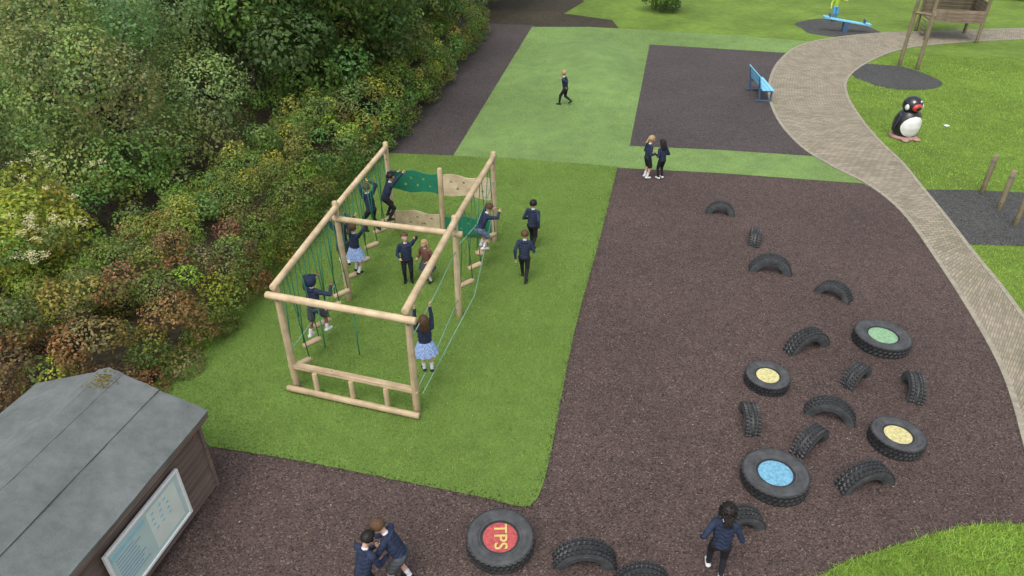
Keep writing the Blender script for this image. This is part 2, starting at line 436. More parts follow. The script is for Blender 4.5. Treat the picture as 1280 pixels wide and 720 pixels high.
tree('oak_tree',-15,34,8,4.6,4.2,gM,40,.2,55,gD,.25)
tree('oak_tree',-24,31,8,4.6,4.0,gD,35,.22,50,gM,.25)
tree('oak_tree',-2.6,42,8,4.0,3.6,gD,45,.2,55,gM,.25)
tree('oak_tree',-12,46,9,5,4.6,gD,30,.24,50,gM,.25)
tree('oak_tree',-2.5,52,9,5,4.6,gD,30,.24,50,gM,.25)
for (x,y,r,c) in [(-12.6,12,1.5,gM),(-11.6,10.4,1.2,gH),(-8.0,26.3,1.5,gD),(-14,19,1.6,gD)]:
    shrub('undergrowth_shrub',x,y,r*.5,r,c,20,120,.1,gM)
bx=G(828,14); shrub('round_bush',bx[0],bx[1],.7,1.35,gD,26,130,.11,gM)
bx=G(1262,-2); shrub('round_bush',bx[0],bx[1],.7,1.3,gM,20,90,.11,gD)

# ---------------------------------------------------------------- shed
shed=empty('wooden_shed',(-4.44,7.2,0),math.radians(-12))
m,nt,b=newmat('weathered_boards')
tc=N(nt,'ShaderNodeTexCoord'); mp=N(nt,'ShaderNodeMapping'); mp.inputs['Scale'].default_value=(14,1.0,60)
nt.links.new(tc.outputs['Object'],mp.inputs['Vector']); f=noise(nt,1.3,6,mp.outputs[0],.7)
c=ramp(nt,f,[(.3,(.09,.062,.05)),(.5,(.21,.15,.125)),(.72,(.38,.31,.265))])
g=noise(nt,1.5,4); c=mul(nt,c,ramp(nt,g,[(.35,(.65,.62,.6)),(.7,(1,1,1))]))
oi=N(nt,'ShaderNodeObjectInfo'); c=mul(nt,c,ramp(nt,oi.outputs['Random'],[(0,(.65,.63,.61)),(1,(1,1,1))]))
nt.links.new(c,b.inputs['Base Color']); b.inputs['Roughness'].default_value=.8; bump(nt,b,f,.4,.01); M_boards=m
m,nt,b=newmat('roof_felt')
f=noise(nt,160,3,rough=.8); c=ramp(nt,f,[(.3,(.085,.098,.098)),(.7,(.185,.20,.195))])
g=noise(nt,1.1,6,rough=.7,dist=.6); c=mul(nt,c,ramp(nt,g,[(.3,(.66,.70,.67)),(.62,(1,1,1))]))
g=noise(nt,6,5,rough=.7); c=mul(nt,c,ramp(nt,g,[(.35,(.80,.81,.80)),(.6,(1,1,1))]))
nt.links.new(c,b.inputs['Base Color']); b.inputs['Roughness'].default_value=.9; bump(nt,b,f,.3,.006); M_felt=m
Lh=4.4; Wd=2.55; ez=1.42; rz=1.88
bh=.118
for i in range(12):
    z=.02+bh*(i+.5)
    box('side_board',(.022,Lh,bh+.012),(-.011+.0,-Lh/2,z),M_boards,shed,(0,math.radians(-9),0),.003)
    box('side_board_far',(.022,Lh,bh+.012),(-Wd+.011,-Lh/2,z),M_boards,shed,(0,math.radians(9),0),.003)
for y,nm in((-.012,'gable_rear'),(-Lh+.012,'gable_front')):
    mesh_obj(nm,[(-.03,y,0),(-Wd+.03,y,0),(-Wd+.03,y,ez),(-Wd/2,y,rz-.03),(-.03,y,ez),(-.03,y-.02,0),(-Wd+.03,y-.02,0),(-Wd+.03,y-.02,ez),(-Wd/2,y-.02,rz-.03),(-.03,y-.02,ez)],[(0,1,2,3,4),(9,8,7,6,5),(0,5,6,1),(1,6,7,2),(2,7,8,3),(3,8,9,4),(4,9,5,0)],M_boards,shed)
for x in(.008,-Wd-.008):
    for y in(-.02,-Lh+.02): box('corner_post',(.05,.06,ez-.02),(x,y,(ez-.02)/2),M_boards,shed)
def slope(nm,x0,z0,x1,z1,th,mat,y0,y1,nx=10,ny=24,amp=.006):
    V=[];Fs=[]
    for k in range(2):
        for i in range(nx+1):
            for j in range(ny+1):
                t=i/nx; V.append((x0+(x1-x0)*t+(random.uniform(-.006,.006) if i==0 and k else 0),y0+(y1-y0)*j/ny+(random.uniform(-.01,.01) if j in(0,ny) and k else 0),z0+(z1-z0)*t+(th+random.uniform(-amp,amp) if k else 0)))
    n=(nx+1)*(ny+1)
    for i in range(nx):
        for j in range(ny):
            a=i*(ny+1)+j; q=(a,a+1,a+ny+2,a+ny+1); Fs+= [tuple(x+n for x in q),q[::-1]]
    def rim(idx):
        for a,b in zip(idx[:-1],idx[1:]): Fs.append((a,b,b+n,a+n))
    rim([j for j in range(ny+1)]); rim([nx*(ny+1)+j for j in range(ny+1)]); rim([i*(ny+1) for i in range(nx+1)]); rim([i*(ny+1)+ny for i in range(nx+1)])
    return mesh_obj(nm,V,Fs,mat,shed,smooth=False)
dz=(rz-ez)*(.13/(Wd/2))
slope('roof_right',.13,ez-dz,-Wd/2,rz,.035,M_felt,-Lh-.1,.12)
slope('roof_left',-Wd-.13,ez-dz,-Wd/2,rz,.035,M_felt,-Lh-.1,.12)
sl=(rz-ez+dz)/(Wd/2+.13)
x0=.13-(Wd/2+.13)*.5; z0=ez-dz+(rz-ez+dz)*.5
slope('felt_lap',x0+.012,z0+.036,x0-.72,z0+.036+.73*sl,.014,M_felt,-Lh-.1,.12,4,24,.003)
slope('ridge_cap_right',-Wd/2+.2,rz-.2*sl+.046,-Wd/2,rz+.048,.014,M_felt,-Lh-.11,.13,3,24,.003)
slope('ridge_cap_left',-Wd/2-.2,rz-.2*sl+.046,-Wd/2,rz+.048,.014,M_felt,-Lh-.11,.13,3,24,.003)
fa=math.atan(sl)
box('fascia_rear_right',(Wd/2+.14,.022,.10),(-Wd/4+.06,.108,(ez-dz+rz)/2-.05),M_boards,shed,(0,fa,0),.003)
box('fascia_rear_left',(Wd/2+.14,.022,.10),(-Wd*.75-.06,.108,(ez-dz+rz)/2-.05),M_boards,shed,(0,-fa,0),.003)
box('eave_board',(.022,Lh+.2,.09),(.118,-Lh/2,ez-dz-.03),M_boards,shed,(0,0,0),.003)
mp_=np.c_[rng.normal(-Wd/2+.06,.07,200),rng.normal(-.10,.09,200)]; mp_=np.c_[mp_,rz+.066-np.abs(mp_[:,0]+Wd/2)*sl]
leaves('moss_patch',mp_,np.tile([0,0,4.],(200,1)),.025*np.ones(200),np.tile([.26,.21,.04],(200,1))*rng.uniform(.5,1.2,(200,1)),parent=shed,wid=.5)
nb=empty('notice_board',(0,0,0),0,shed); nb.location=(.07,-1.40,.66)
M_nb=mat_plain('board_paper',(.50,.64,.60),.35,.06,3); M_nbl=mat_plain('board_pale',(.70,.76,.68),.35,.06,3); M_nbt=mat_plain('board_ink',(.22,.32,.45),.5,.1); M_nbb=mat_plain('board_blue_band',(.32,.58,.66),.4,.1)
bw,bhh=1.36,.80
box('backing',(.03,bw,bhh),(0,0,0),M_nb,nb)
for s in(-1,1):
    box('frame_side',(.05,.045,bhh+.06),(.008,s*(bw/2+.01),0),M_white,nb)
    box('frame_rail',(.05,bw-.03,.045),(.008,0,s*(bhh/2+.01)),M_white,nb)
box('map_panel',(.004,bw*.42,bhh*.8),(.018,bw*.22,0),M_nbl,nb,bev=0)
box('header_band',(.004,bw*.45,.07),(.018,-bw*.25,bhh*.36),M_nbb,nb,bev=0)
for i in range(9):
    w=random.uniform(.25,.5); box('text_line',(.004,w,.011),(.018,-bw*.44+w/2,.2-i*.055),M_nbt,nb,bev=0)
for i in range(4):
    for j in range(3): box('map_mark',(.004,.05,.03),(.022,.10+j*.13+random.uniform(-.02,.02),.25-i*.09),M_nbb,nb,bev=0)
box('red_alarm_box',(.03,.06,.05),(.04,-.18,1.2),mat_plain('red_plastic',(.35,.04,.03)),shed)

# ---------------------------------------------------------------- tyres
M_disc={'red':mat_plain('red_rubber',(.36,.065,.065),.8,.35,25,.3),'blue':mat_plain('blue_rubber',(.13,.31,.43),.8,.35,25,.3),
 'green':mat_plain('green_rubber',(.19,.33,.19),.8,.35,25,.3),'yellow':mat_plain('yellow_rubber',(.47,.43,.20),.8,.35,25,.3)}
M_wall=mat_plain('tyre_sidewall',(.055,.058,.06),.7,.4,7,.2,.3)
def tyre_mesh(R,w=.27):
    prof=[(.56*R,-.32*w,1),(.575*R,-.44*w,1),(.62*R,-.46*w,1),(.63*R,-.44*w,1),(.66*R,-.49*w,1),(.80*R,-.52*w,1),(.81*R,-.50*w,1),(.84*R,-.515*w,1),(.93*R,-.49*w,1)]
    tr=[(-.46,0),(-.30,0),(-.29,1),(-.24,1),(-.23,0),(-.08,0),(-.07,1),(.07,1),(.08,0),(.23,0),(.24,1),(.29,1),(.30,0),(.46,0)]
    P=prof+[(R-.018*g,x*w,2 if g==0 else 0) for x,g in tr]+[(r,-x,1) for r,x,_ in prof[::-1]]
    n=len(P); S=108; V=[];Fs=[];mi=[]
    for i in range(S):
        for k,(r,x,t) in enumerate(P):
            rr=r
            if t==2:
                ph=(i+ (1 if abs(x)<.1*w else 0))%3
                if ph==0: rr=r-.018
            a=2*math.pi*(i+ (.9*(abs(x)/w*2) if t==2 else 0)*(1 if x>0 else -1))/S
            V.append((rr*math.cos(a),rr*math.sin(a),x))
    for i in range(S):
        j=(i+1)%S
        for k in range(n):
            k2=(k+1)%n; Fs.append((i*n+k,j*n+k,j*n+k2,i*n+k2))
            mi.append(1 if P[k][2]==1 and P[k2][2]==1 else 0)
    return V,Fs,mi
def flat_tyre(px,py,R,col,text=None,rot=0):
    w=.24; p=W(px,py,w*.85)
    V,Fs,mi=tyre_mesh(R,w)
    o0=len(V); S=40; rings=6
    for i in range(rings+1):
        for j in range(S):
            a=2*math.pi*j/S; r=(.6*R)*i/rings; V.append((r*math.cos(a),r*math.sin(a),w*.36+.012*(1-(i/rings)**2)))
    for i in range(rings):
        for j in range(S):
            a=o0+i*S+j;b=o0+i*S+(j+1)%S; Fs.append((a,a+S,b+S,b)); mi.append(2 if i<5 else 3)
    o=mesh_obj('tyre_stepping_seat',V,Fs,[M_tyre,M_wall,M_disc[col],M_tyre],midx=mi)
    o.location=(p.x,p.y,w*.38); o.rotation_euler=(random.uniform(-.04,.04),random.uniform(-.04,.04),rot)
    if text:
        cu=bpy.data.curves.new('text','FONT'); cu.body=text; cu.size=.25; cu.extrude=.002; cu.align_x='CENTER'; cu.align_y='CENTER'; cu.offset=.003; cu.space_character=1.05
        t=bpy.data.objects.new('lettering',cu); link(t,o); t.location=(0,0,w*.36+.017); t.rotation_euler=(0,0,math.radians(-88))
        cu.materials.append(mat_plain('yellow_paint',(.50,.40,.13),.8,.25,30))
    return o
flat_tyre(625,670,.47,'red','TPS'); flat_tyre(970,590,.50,'blue'); flat_tyre(1104,418,.52,'green'); flat_tyre(960,468,.39,'yellow'); flat_tyre(1123,542,.42,'yellow')
def arch_tyre(x0,y0,x1,y1,k=1.0,w=.25):
    a=W(x0,y0);b=W(x1,y1); c=(a+b)/2; d=b-a; L=min(max(d.length,.74),1.10)
    R=L*.5*k; zc=-.12*R
    V,Fs,mi=tyre_mesh(R,w)
    ang=math.atan2(d.y,d.x)
    o=mesh_obj('half_buried_tyre',V,Fs,[M_tyre,M_wall],midx=mi)
    o.matrix_world=Matrix.Translation((c.x,c.y,zc))@Matrix.Rotation(ang,4,'Z')@Matrix.Rotation(math.pi/2+random.uniform(-.05,.05),4,'X')@Matrix.Rotation(random.random(),4,'Z')
    return o
for t in [(884,265,916,269),(943,295,942,307),(935,336,990,343),(1019,362,1064,379),(982,442,1032,428),(1056,486,1081,465),(1134,472,1144,507),(1004,512,1070,530),(932,509,941,547),(993,571,1028,542),(1046,613,1112,598),(690,702,771,703),(905,659,941,655),(783,730,822,730)]:
    arch_tyre(*t)

# ---------------------------------------------------------------- climbing frame
cf=empty('climbing_frame')
A=Vector((-3.8,9.38,0));D=Vector((-1.6,8.72,0));C=Vector((-3.42,12.15,0));E=Vector((-1.07,11.55,0));B=Vector((-2.92,15.25,0));Gp=Vector((-.42,14.66,0));Fp=Vector((-1.67,14.95,0))
up=lambda p,z:Vector((p.x,p.y,z))
for nm,p,z in(('post_1',A,2.14),('post_2',D,2.14),('post_3',C,2.3),('post_4',E,2.3),('post_5',B,2.3),('post_6',Gp,2.3)):
    log(nm,up(p,-.05),up(p,z),.064,M_wood,cf,r2=.056)
log('post_7',up(Fp,-.05),up(Fp,1.78),.06,M_wood,cf)
log('beam_left_front',up(A,2.17),up(C,2.17),.058,M_wood,cf,over=.10)
log('beam_left_back',up(C,2.175),up(B,2.175),.058,M_wood,cf,over=.0)
log('beam_right_front',up(D,2.17),up(E,2.17),.064,M_wood,cf,over=.10)
log('beam_right_back',up(E,2.175),up(Gp,2.175),.064,M_wood,cf,over=.08)
log('beam_front',up(A,2.03)+Vector((-.03,-.11,0)),up(D,2.03)+Vector((.03,-.11,0)),.062,M_wood,cf,over=.12)
log('beam_middle',up(C,1.92)+Vector((0,.0,0)),up(E,1.92),.06,M_wood,cf,over=.14)
def rail(nm,p,q,z,h,t,mat=M_woodX,offv=Vector((0,0,0))):
    d=(q-p); L=d.length; mid=(p+q)/2+offv
    o=box(nm,(L,t,h),(mid.x,mid.y,z),mat,cf,(0,0,math.atan2(d.y,d.x)),.01); return o
dAD=(D-A).normalized(); pe=Vector((dAD.y,-dAD.x,0))
log('rail_low',up(A,.09)+pe*.13,up(D,.09)+pe*.13,.056,M_wood,cf,over=.1)
log('rail_upper',up(A,.50),up(D,.50),.05,M_wood,cf,over=.06)
rail('foot_board',A,D,.53+.02,.012,.12)
for t in(.2,.5,.78):
    p=A.lerp(D,t)+pe*.07; log('stud',up(p,.02),up(p,.50),.045,M_wood,cf,seg=12)
for p in (A,D,C,E,B,Gp):
    for z in (1.9,2.05):
        o=log('bolt_cap',up(p,z)+Vector((0,-.072,0)),up(p,z)+Vector((0,-.052,0)),.018,M_metal,cf,seg=10)
def panel(nm,p,q,z0,z1,mat,holes=6,margin=.07,seed=1):
    rd=random.Random(seed)
    d=(q-p); L=d.length; x=d.normalized(); y=Vector((0,0,1)); zz=x.cross(y)
    cu=bpy.data.curves.new(nm,'CURVE'); cu.dimensions='2D'; cu.fill_mode='BOTH'; cu.extrude=.011
    def sp(pts):
        s=cu.splines.new('POLY'); s.points.add(len(pts)-1)
        for i,(a,b) in enumerate(pts): s.points[i].co=(a,b,0,1)
        s.use_cyclic_u=True
    h=z1-z0; n=24; top=[];bot=[]; ph=rd.uniform(0,3)
    for i in range(n+1):
        t=i/n; X=margin+(L-2*margin)*t
        top.append((X,h-.06*(.5+.5*math.sin(t*9+ph)))); bot.append((X,.06*(.5+.5*math.sin(t*8+ph+1))))
    sp(bot+top[::-1])
    for k in range(holes):
        cx=margin+.12+(L-2*margin-.24)*(k+.5)/holes; cy=h*(.36 if k%2 else .66); r=.034
        sp([(cx+r*math.cos(a*math.pi/8),cy+r*math.sin(a*math.pi/8)) for a in range(16)])
    cu.materials.append(mat)
    o=bpy.data.objects.new(nm,cu); link(o,cf)
    M=Matrix((x,y,zz)).transposed().to_4x4(); M.translation=Vector((p.x,p.y,z0)); o.matrix_local=M
panel('green_panel_upper',B,Fp,1.1,1.66,M_green,6,seed=1); panel('beige_panel_upper',Fp,Gp,1.1,1.66,M_beige,6,seed=2)
panel('beige_panel_lower',B,Fp,.1,.62,M_beige,5,seed=3); panel('green_panel_lower',Fp,Gp,.1,.6,M_green,5,seed=4)
ropes=[]
def hang(p,q,ts,zs,half=.20,nm='swing_step'):
    d=(q-p).normalized(); s=Vector((d.y,-d.x,0))
    for t,z in zip(ts,zs):
        c=p.lerp(q,t)
        o=log(nm,up(c,z)-s*half*.55-d*.14,up(c,z)+s*half*.55+d*.14,.055,M_wood,cf,seg=12)
        for k in(-1,1):
            e=up(c,z)+ (s*half*.5+d*.12)*k
            ropes.append([up(c,2.12)+d*.06*k,e])
hang(A,C,[.12,.30,.5,.7,.88],[.3,.38,.42,.42,.4]); hang(C,B,[.12,.3,.5,.7,.88],[.4,.42,.45,.5,.5]); hang(E,Gp,[.2,.42,.63,.85],[.42,.42,.42,.42])
rail('step_plank',E.lerp(Gp,.55),E.lerp(Gp,.75),.47,.035,.16)
for t in(.2,.4,.6,.8):
    for (p,q) in((A,C),(C,B)):
        c=p.lerp(q,t); ropes.append([up(c,2.12),up(c,.95+.2*math.sin(t*9))])
for t in(.35,.62):
    c=A.lerp(D,t); ropes.append([up(c,2.0)+pe*.11,up(c,1.15)+pe*.11])
tubes('ropes',ropes,.010,M_rope,cf)
rl2=[]
for z in(.45,1.55):
    rl2.append([up(D,z),up(D.lerp(E,.5),z-.05),up(E,z)])
rl2.append([up(E,1.6),up(E.lerp(Gp,.5),1.3),up(Gp,1.6)])
rl2.append([up(A,.8),up(A.lerp(C,.5),.7),up(C,.8)])
rl2.append([up(D,.45)+Vector((.12,0,0)),up(D.lerp(Gp,.5),.42)+Vector((.25,0,0)),up(Gp,.9)])
tubes('balance_ropes',rl2,.011,M_ropel,cf)

# ---------------------------------------------------------------- children
MC={}
def cm(name,col,rough=.85,var=.15,scale=30,bmp=.15):
    if name not in MC: MC[name]=mat_plain(name,col,rough,var,scale,bmp,.25)
    return MC[name]
SK=cm('skin_light',(.56,.33,.24),.55,.06,15,0); SKD=cm('skin_brown',(.22,.115,.07),.55,.06,15,0)
NAVY=cm('navy_jumper',(.021,.030,.060),.85,.35,14,.4); BLACK=cm('black_trousers',(.015,.015,.019)); GREY=cm('grey_cloth',(.06,.065,.075)); GBLUE=cm('grey_blue_shorts',(.10,.13,.20))
WHITE=cm('white_cloth',(.65,.65,.67)); SHB=cm('black_shoe',(.012,.012,.012),.4); SHW=cm('white_trainer',(.55,.55,.55),.5)
HB=cm('blond_hair',(.34,.24,.12),.6,.35,60,.5); HBR=cm('brown_hair',(.085,.048,.025),.6,.35,60,.5); HD=cm('dark_hair',(.013,.010,.009),.5,.3,60,.5)
EYE=cm('eye_dark',(.02,.02,.02),.2); LIP=cm('lip',(.35,.12,.10))
m,nt,b=newmat('blue_gingham'); tc=N(nt,'ShaderNodeTexCoord'); ch=N(nt,'ShaderNodeTexChecker'); ch.inputs['Scale'].default_value=45
ch.inputs['Color1'].default_value=(.13,.23,.50,1); ch.inputs['Color2'].default_value=(.38,.48,.68,1); nt.links.new(tc.outputs['Object'],ch.inputs['Vector']); nt.links.new(ch.outputs['Color'],b.inputs['Base Color']); b.inputs['Roughness'].default_value=.9; GING=m
def capsule(p0,p1,r0,r1,sx=1,sy=1,ref=None,n=12):
    p0=Vector(p0);p1=Vector(p1); z=(p1-p0); L=z.length; z=z.normalized() if L>1e-6 else Vector((0,0,1))
    ref=Vector(ref) if ref is not None else (Vector((1,0,0)) if abs(z.x)<.8 else Vector((0,1,0)))
    x=(ref-z*ref.dot(z)).normalized(); y=z.cross(x)
    V=[];F_=[]; rings=[]
    for k in range(5): a=-math.pi/2+ (k+.02)*math.pi/2/4.04; rings.append((p0,r0,a))
    for k in range(5): a=k*math.pi/2/4.04; rings.append((p1,r1,a))
    for c,r,a in rings:
        for j in range(n):
            t=2*math.pi*j/n; q=r*math.cos(a)
            V.append(c+x*(q*math.cos(t)*sx)+y*(q*math.sin(t)*sy)+z*(r*math.sin(a)*min(1,max(sx,sy))))
    R=len(rings)
    for i in range(R-1):
        for j in range(n):
            a=i*n+j;b_=i*n+(j+1)%n; F_.append((a,b_,b_+n,a+n))
    F_.append(tuple(range(n))[::-1]); F_.append(tuple(range((R-1)*n,R*n)))
    return V,F_
def ik(a,t,l1,l2,pole):
    a=Vector(a);t=Vector(t); d=t-a; L=d.length
    if L>(l1+l2)*.995: t=a+d.normalized()*(l1+l2)*.995; d=t-a; L=d.length
    x=(l1*l1-l2*l2+L*L)/(2*L); h=math.sqrt(max(0,l1*l1-x*x)); u=d.normalized()
    pole=Vector(pole); pp=(pole-u*pole.dot(u)).normalized()
    return a+u*x+pp*h,t
def child(loc,heading,h=1.25,pel=.60,lean=0,py=0,feet=((-.07,0,0),(.07,0,0)),hands=((-.21,.04,.56),(.21,.04,.56)),hp=0,hy=0,
          top=NAVY,bottom='trousers',bcol=BLACK,skin=SK,hair=HBR,style='short',shoe=SHB,sock=WHITE,hood=False,kneepole=(0,1,0),elbow=(0,-1,-.3),grip=False,name='child'):
    mats=[skin,top,bcol,sock,shoe,hair,EYE,WHITE,LIP]; T=dict(skin=0,top=1,bot=2,sock=3,shoe=4,hair=5,eye=6,white=7,lip=8)
    prims=[]
    le=math.radians(lean); tz=Vector((0,math.sin(le),math.cos(le))); X=Vector((1,0,0))
    P=Vector((0,py,pel)); sh=P+tz*.355; neck=P+tz*.40
    def add(p0,p1,r0,r1,tag,sx=1,sy=1,ref=None): prims.append((Vector(p0),Vector(p1),r0,r1,sx,sy,T[tag],ref))
    add(P+tz*.05,P+tz*.17,.088,.092,'top',1.32,.98,X); add(P+tz*.17,P+tz*.30,.092,.088,'top',1.38,.95,X)
    add(sh-X*.095-tz*.012,sh+X*.095-tz*.012,.05,.05,'top'); 
    add(P-X*.035-tz*.01,P+X*.035-tz*.01,.088,.088,'bot'); 
    add(neck-tz*.03,neck+tz*.05,.036,.034,'skin'); add(neck-tz*.012,neck+tz*.004,.046,.04,'white')
    Rh=Matrix.Rotation(math.radians(hy),3,'Z')@Matrix.Rotation(-math.radians(-hp)-le*.5,3,'X')
    hc=neck+Rh@Vector((0,.012,.115)); hl=lambda x,y,z: hc+Rh@Vector((x,y,z))
    add(hl(0,-.012,.02),hl(0,-.004,.028),.078,.078,'skin',.93,1,Rh@X)
    add(hl(0,.012,-.02),hl(0,.022,-.058),.062,.036,'skin',.95,1,Rh@X)
    add(hl(0,.083,-.008),hl(0,.092,-.022),.008,.011,'skin')
    for s in(-1,1): add(hl(s*.074,-.005,.012),hl(s*.078,-.008,-.018),.014,.010,'skin',.6,1)
    fing=[]
    for s,ht,ft in((-1,hands[0],feet[0]),(1,hands[1],feet[1])):
        S=sh+X*s*.128-tz*.015; el,wr=ik(S,ht,.215,.195,Vector((s*.45,elbow[1],elbow[2])))
        add(S,el,.048,.038,'top'); add(el,wr.lerp(el,.06),.038,.029,'top')
        d=(wr-el).normalized(); pe_=Vector((0,1,0)); pe_=(pe_-d*pe_.dot(d))
        if pe_.length<.1: pe_=Vector((0,0,1))-d*d.z
        pe_.normalize(); pn=d.cross(pe_)
        add(wr-d*.01,wr+d*.05,.021,.024,'skin',1.15,.55,pe_)
        cur=pn*(-s)
        for k,(o_,l) in enumerate(((-.017,.036),(-.006,.045),(.006,.048),(.017,.043))):
            b0=wr+d*.055+pe_*o_; 
            c1=.9 if grip else .35
            b1=b0+(d*.7+cur*c1*.6).normalized()*l*.55; b2=b1+(d*(.1 if grip else .6)+cur*(1.0 if grip else .6)).normalized()*l*.45
            fing.append(([b0,b1,b2],[.0075,.0068,.005]))
        t0=wr+d*.015+pe_*.018; t1=t0+(pe_*.8+d*.8).normalized()*.024; t2=t1+(pe_*.2+d+cur*.5).normalized()*.02
        fing.append(([t0,t1,t2],[.0095,.008,.006]))
        hip=P+X*s*.066-Vector((0,0,.015)); ank=Vector(ft)+Vector((0,0,.062))
        kn,an=ik(hip,ank,.275,.265,Vector((s*.12,kneepole[1],kneepole[2])))
        if bottom=='trousers':
            add(hip,kn,.072,.048,'bot'); add(kn,an.lerp(kn,.08),.047,.034,'bot')
        elif bottom=='shorts':
            add(hip,hip.lerp(kn,.82),.078,.068,'bot'); add(hip.lerp(kn,.6),kn,.05,.040,'skin')
            add(kn,an,.041,.028,'skin'); add(kn.lerp(an,.62),an,.036,.030,'sock')
        else:
            add(hip,kn,.066,.041,'skin'); add(kn,an,.042,.028,'skin'); add(kn.lerp(an,.55),an,.037,.030,'sock')
        fd=Vector((s*.15,1,0)).normalized()
        sd=(an-kn).normalized(); 
        if sd.z>-.75: fd=(fd*.7+Vector((0,0,-.5))).normalized() if sd.y<0 else fd
        add(an-fd*.028-Vector((0,0,.028)),an+fd*.095-Vector((0,0,.034)),.034,.029,'shoe',1.1,.85,X)
    V=[];Fs=[]
    for p in prims:
        v,f=capsule(*p[:6],ref=p[7]); o=len(V); V+=v; Fs+=[tuple(i+o for i in q) for q in f]
    me=bpy.data.meshes.new('t'); me.from_pydata([tuple(v) for v in V],[],Fs); to=bpy.data.objects.new('t',me); scene.collection.objects.link(to)
    r=to.modifiers.new('r','REMESH'); r.mode='VOXEL'; r.voxel_size=.0095
    s_=to.modifiers.new('s','SMOOTH'); s_.factor=.5; s_.iterations=2
    dg=bpy.context.evaluated_depsgraph_get(); ev=to.evaluated_get(dg); m2=ev.to_mesh()
    nv=len(m2.vertices); co=np.empty(nv*3,np.float32); m2.vertices.foreach_get('co',co); co=co.reshape(-1,3).astype(float)
    polys=[tuple(p.vertices) for p in m2.polygons]; cen=np.array([tuple(p.center) for p in m2.polygons])
    ev.to_mesh_clear(); bpy.data.objects.remove(to)
    best=np.full(len(cen),9.);tag=np.zeros(len(cen),int)
    for p0,p1,r0,r1,sx,sy,t,ref in prims:
        a=np.array(p0);d=np.array(p1)-a; L2=max((d*d).sum(),1e-9); k=np.clip(((cen-a)@d)/L2,0,1)
        dist=np.linalg.norm(cen-(a+k[:,None]*d),axis=1)-(r0+(r1-r0)*k)*(1.0 if max(sx,sy)<1.2 else 1.2)
        mk=dist<best; best[mk]=dist[mk]; tag[mk]=t
    fold=.0035*np.sin(co[:,2]*95+np.sin(co[:,0]*40)*2+co[:,1]*30)
    cmid=co-np.array([0,py,0]); rad=unit(cmid*np.array([1,1,0])); 
    low=(co[:,2]<(neck.z-.02)); co+=rad*(fold*low)[:,None]
    V=[Vector(c) for c in co]; Fs=list(polys); mi=list(tag)
    def app(v,f,t):
        o=len(V); V.extend(v); Fs.extend([tuple(i+o for i in q) for q in f]); mi.extend([T[t] if isinstance(t,str) else t]*len(f))
    for pts,rd in fing:
        v,f=tube_data(pts,rd,6); app(v,f,'skin'); v,f=capsule(pts[-1],pts[-1]+Vector((0,0,.0005)),rd[-1],rd[-1],n=6); app(v,f,'skin')
    for s in(-1,1):
        v,f=capsule(hl(s*.028,.068,.004),hl(s*.030,.068,.004),.0115,.0115,n=8); app(v,f,'white')
        v,f=capsule(hl(s*.028,.076,.004),hl(s*.029,.076,.004),.0065,.0065,n=8); app(v,f,'eye')
        v,f=capsule(hl(s*.018,.079,.024),hl(s*.038,.071,.023),.003,.003,n=6); app(v,f,'hair')
    v,f=capsule(hl(-.014,.076,-.046),hl(.014,.076,-.046),.0055,.0055,n=6); app(v,f,'lip')
    def cap(rx,ry,rzz,cy,cz,tagn,amp,facez=.30,facey=.25,bot=-.55):
        nu,nvv=28,18; vv=[];ff=[]
        for i in range(nvv+1):
            a=math.pi*i/nvv
            for j in range(nu):
                b_=2*math.pi*j/nu; d=Vector((math.sin(a)*math.cos(b_),math.sin(a)*math.sin(b_),math.cos(a)))
                k=1+random.uniform(-amp,amp)+.03*math.sin(b_*9+a*3)
                if (d.y>facey and d.z<facez) or d.z<bot: k=.72
                vv.append(hl(d.x*rx*k,cy+d.y*ry*k,cz+d.z*rzz*k))
        for i in range(nvv):
            for j in range(nu):
                a=i*nu+j;b_=i*nu+(j+1)%nu; ff.append((a,a+nu,b_+nu,b_))
        app(vv,ff,tagn)
    if hood: cap(.10,.112,.118,-.012,.012,'top',.02,.45,.45,-.8)
    else:
        am={'short':.05,'long':.04,'pony':.03,'curly':.13}[style]; e={'curly':.016}.get(style,0)
        cap(.084+e,.096+e,.093+e,-.014,.026,'hair',am,bot=-.45 if style=='short' else -.7)
        if style=='long':
            for k in range(11):
                a=math.pi*(1.02+.96*k/10); x=.072*math.cos(a)*1.1; y=.085*math.sin(a)
                v,f=capsule(hl(x,y-.01,.02),hl(x*1.15,y-.022,-.15-random.uniform(0,.05)),.022,.013,n=8); app(v,f,'hair')
        if style=='pony':
            for k in range(4):
                v,f=capsule(hl(0,-.10,.045),hl(random.uniform(-.02,.02),-.135,-.09-random.uniform(0,.04)),.026,.012,n=8); app(v,f,'hair')
        if style=='curly':
            for k in range(60):
                a=random.uniform(0,2*math.pi); q=random.uniform(-.5,1); d=Vector((math.cos(a)*math.sqrt(1-q*q),math.sin(a)*math.sqrt(1-q*q),q))
                if d.y>.25 and d.z<.4: continue
                v,f=capsule(hl(d.x*.098,-.014+d.y*.108,.024+d.z*.105),hl(d.x*.10,-.014+d.y*.112,.02+d.z*.105),.02,.016,n=6); app(v,f,'hair')
            for k in range(10):
                v,f=capsule(hl(random.uniform(-.05,.05),-.10,-.01),hl(random.uniform(-.07,.07),-.125,-.12),.026,.016,n=7); app(v,f,'hair')
    if top is NAVY:
        v,f=capsule(P+tz*.365-X*.05+Vector((0,-.055,0)),P+tz*.365+X*.05+Vector((0,-.055,0)),.028,.028,n=8); app(v,f,'top')
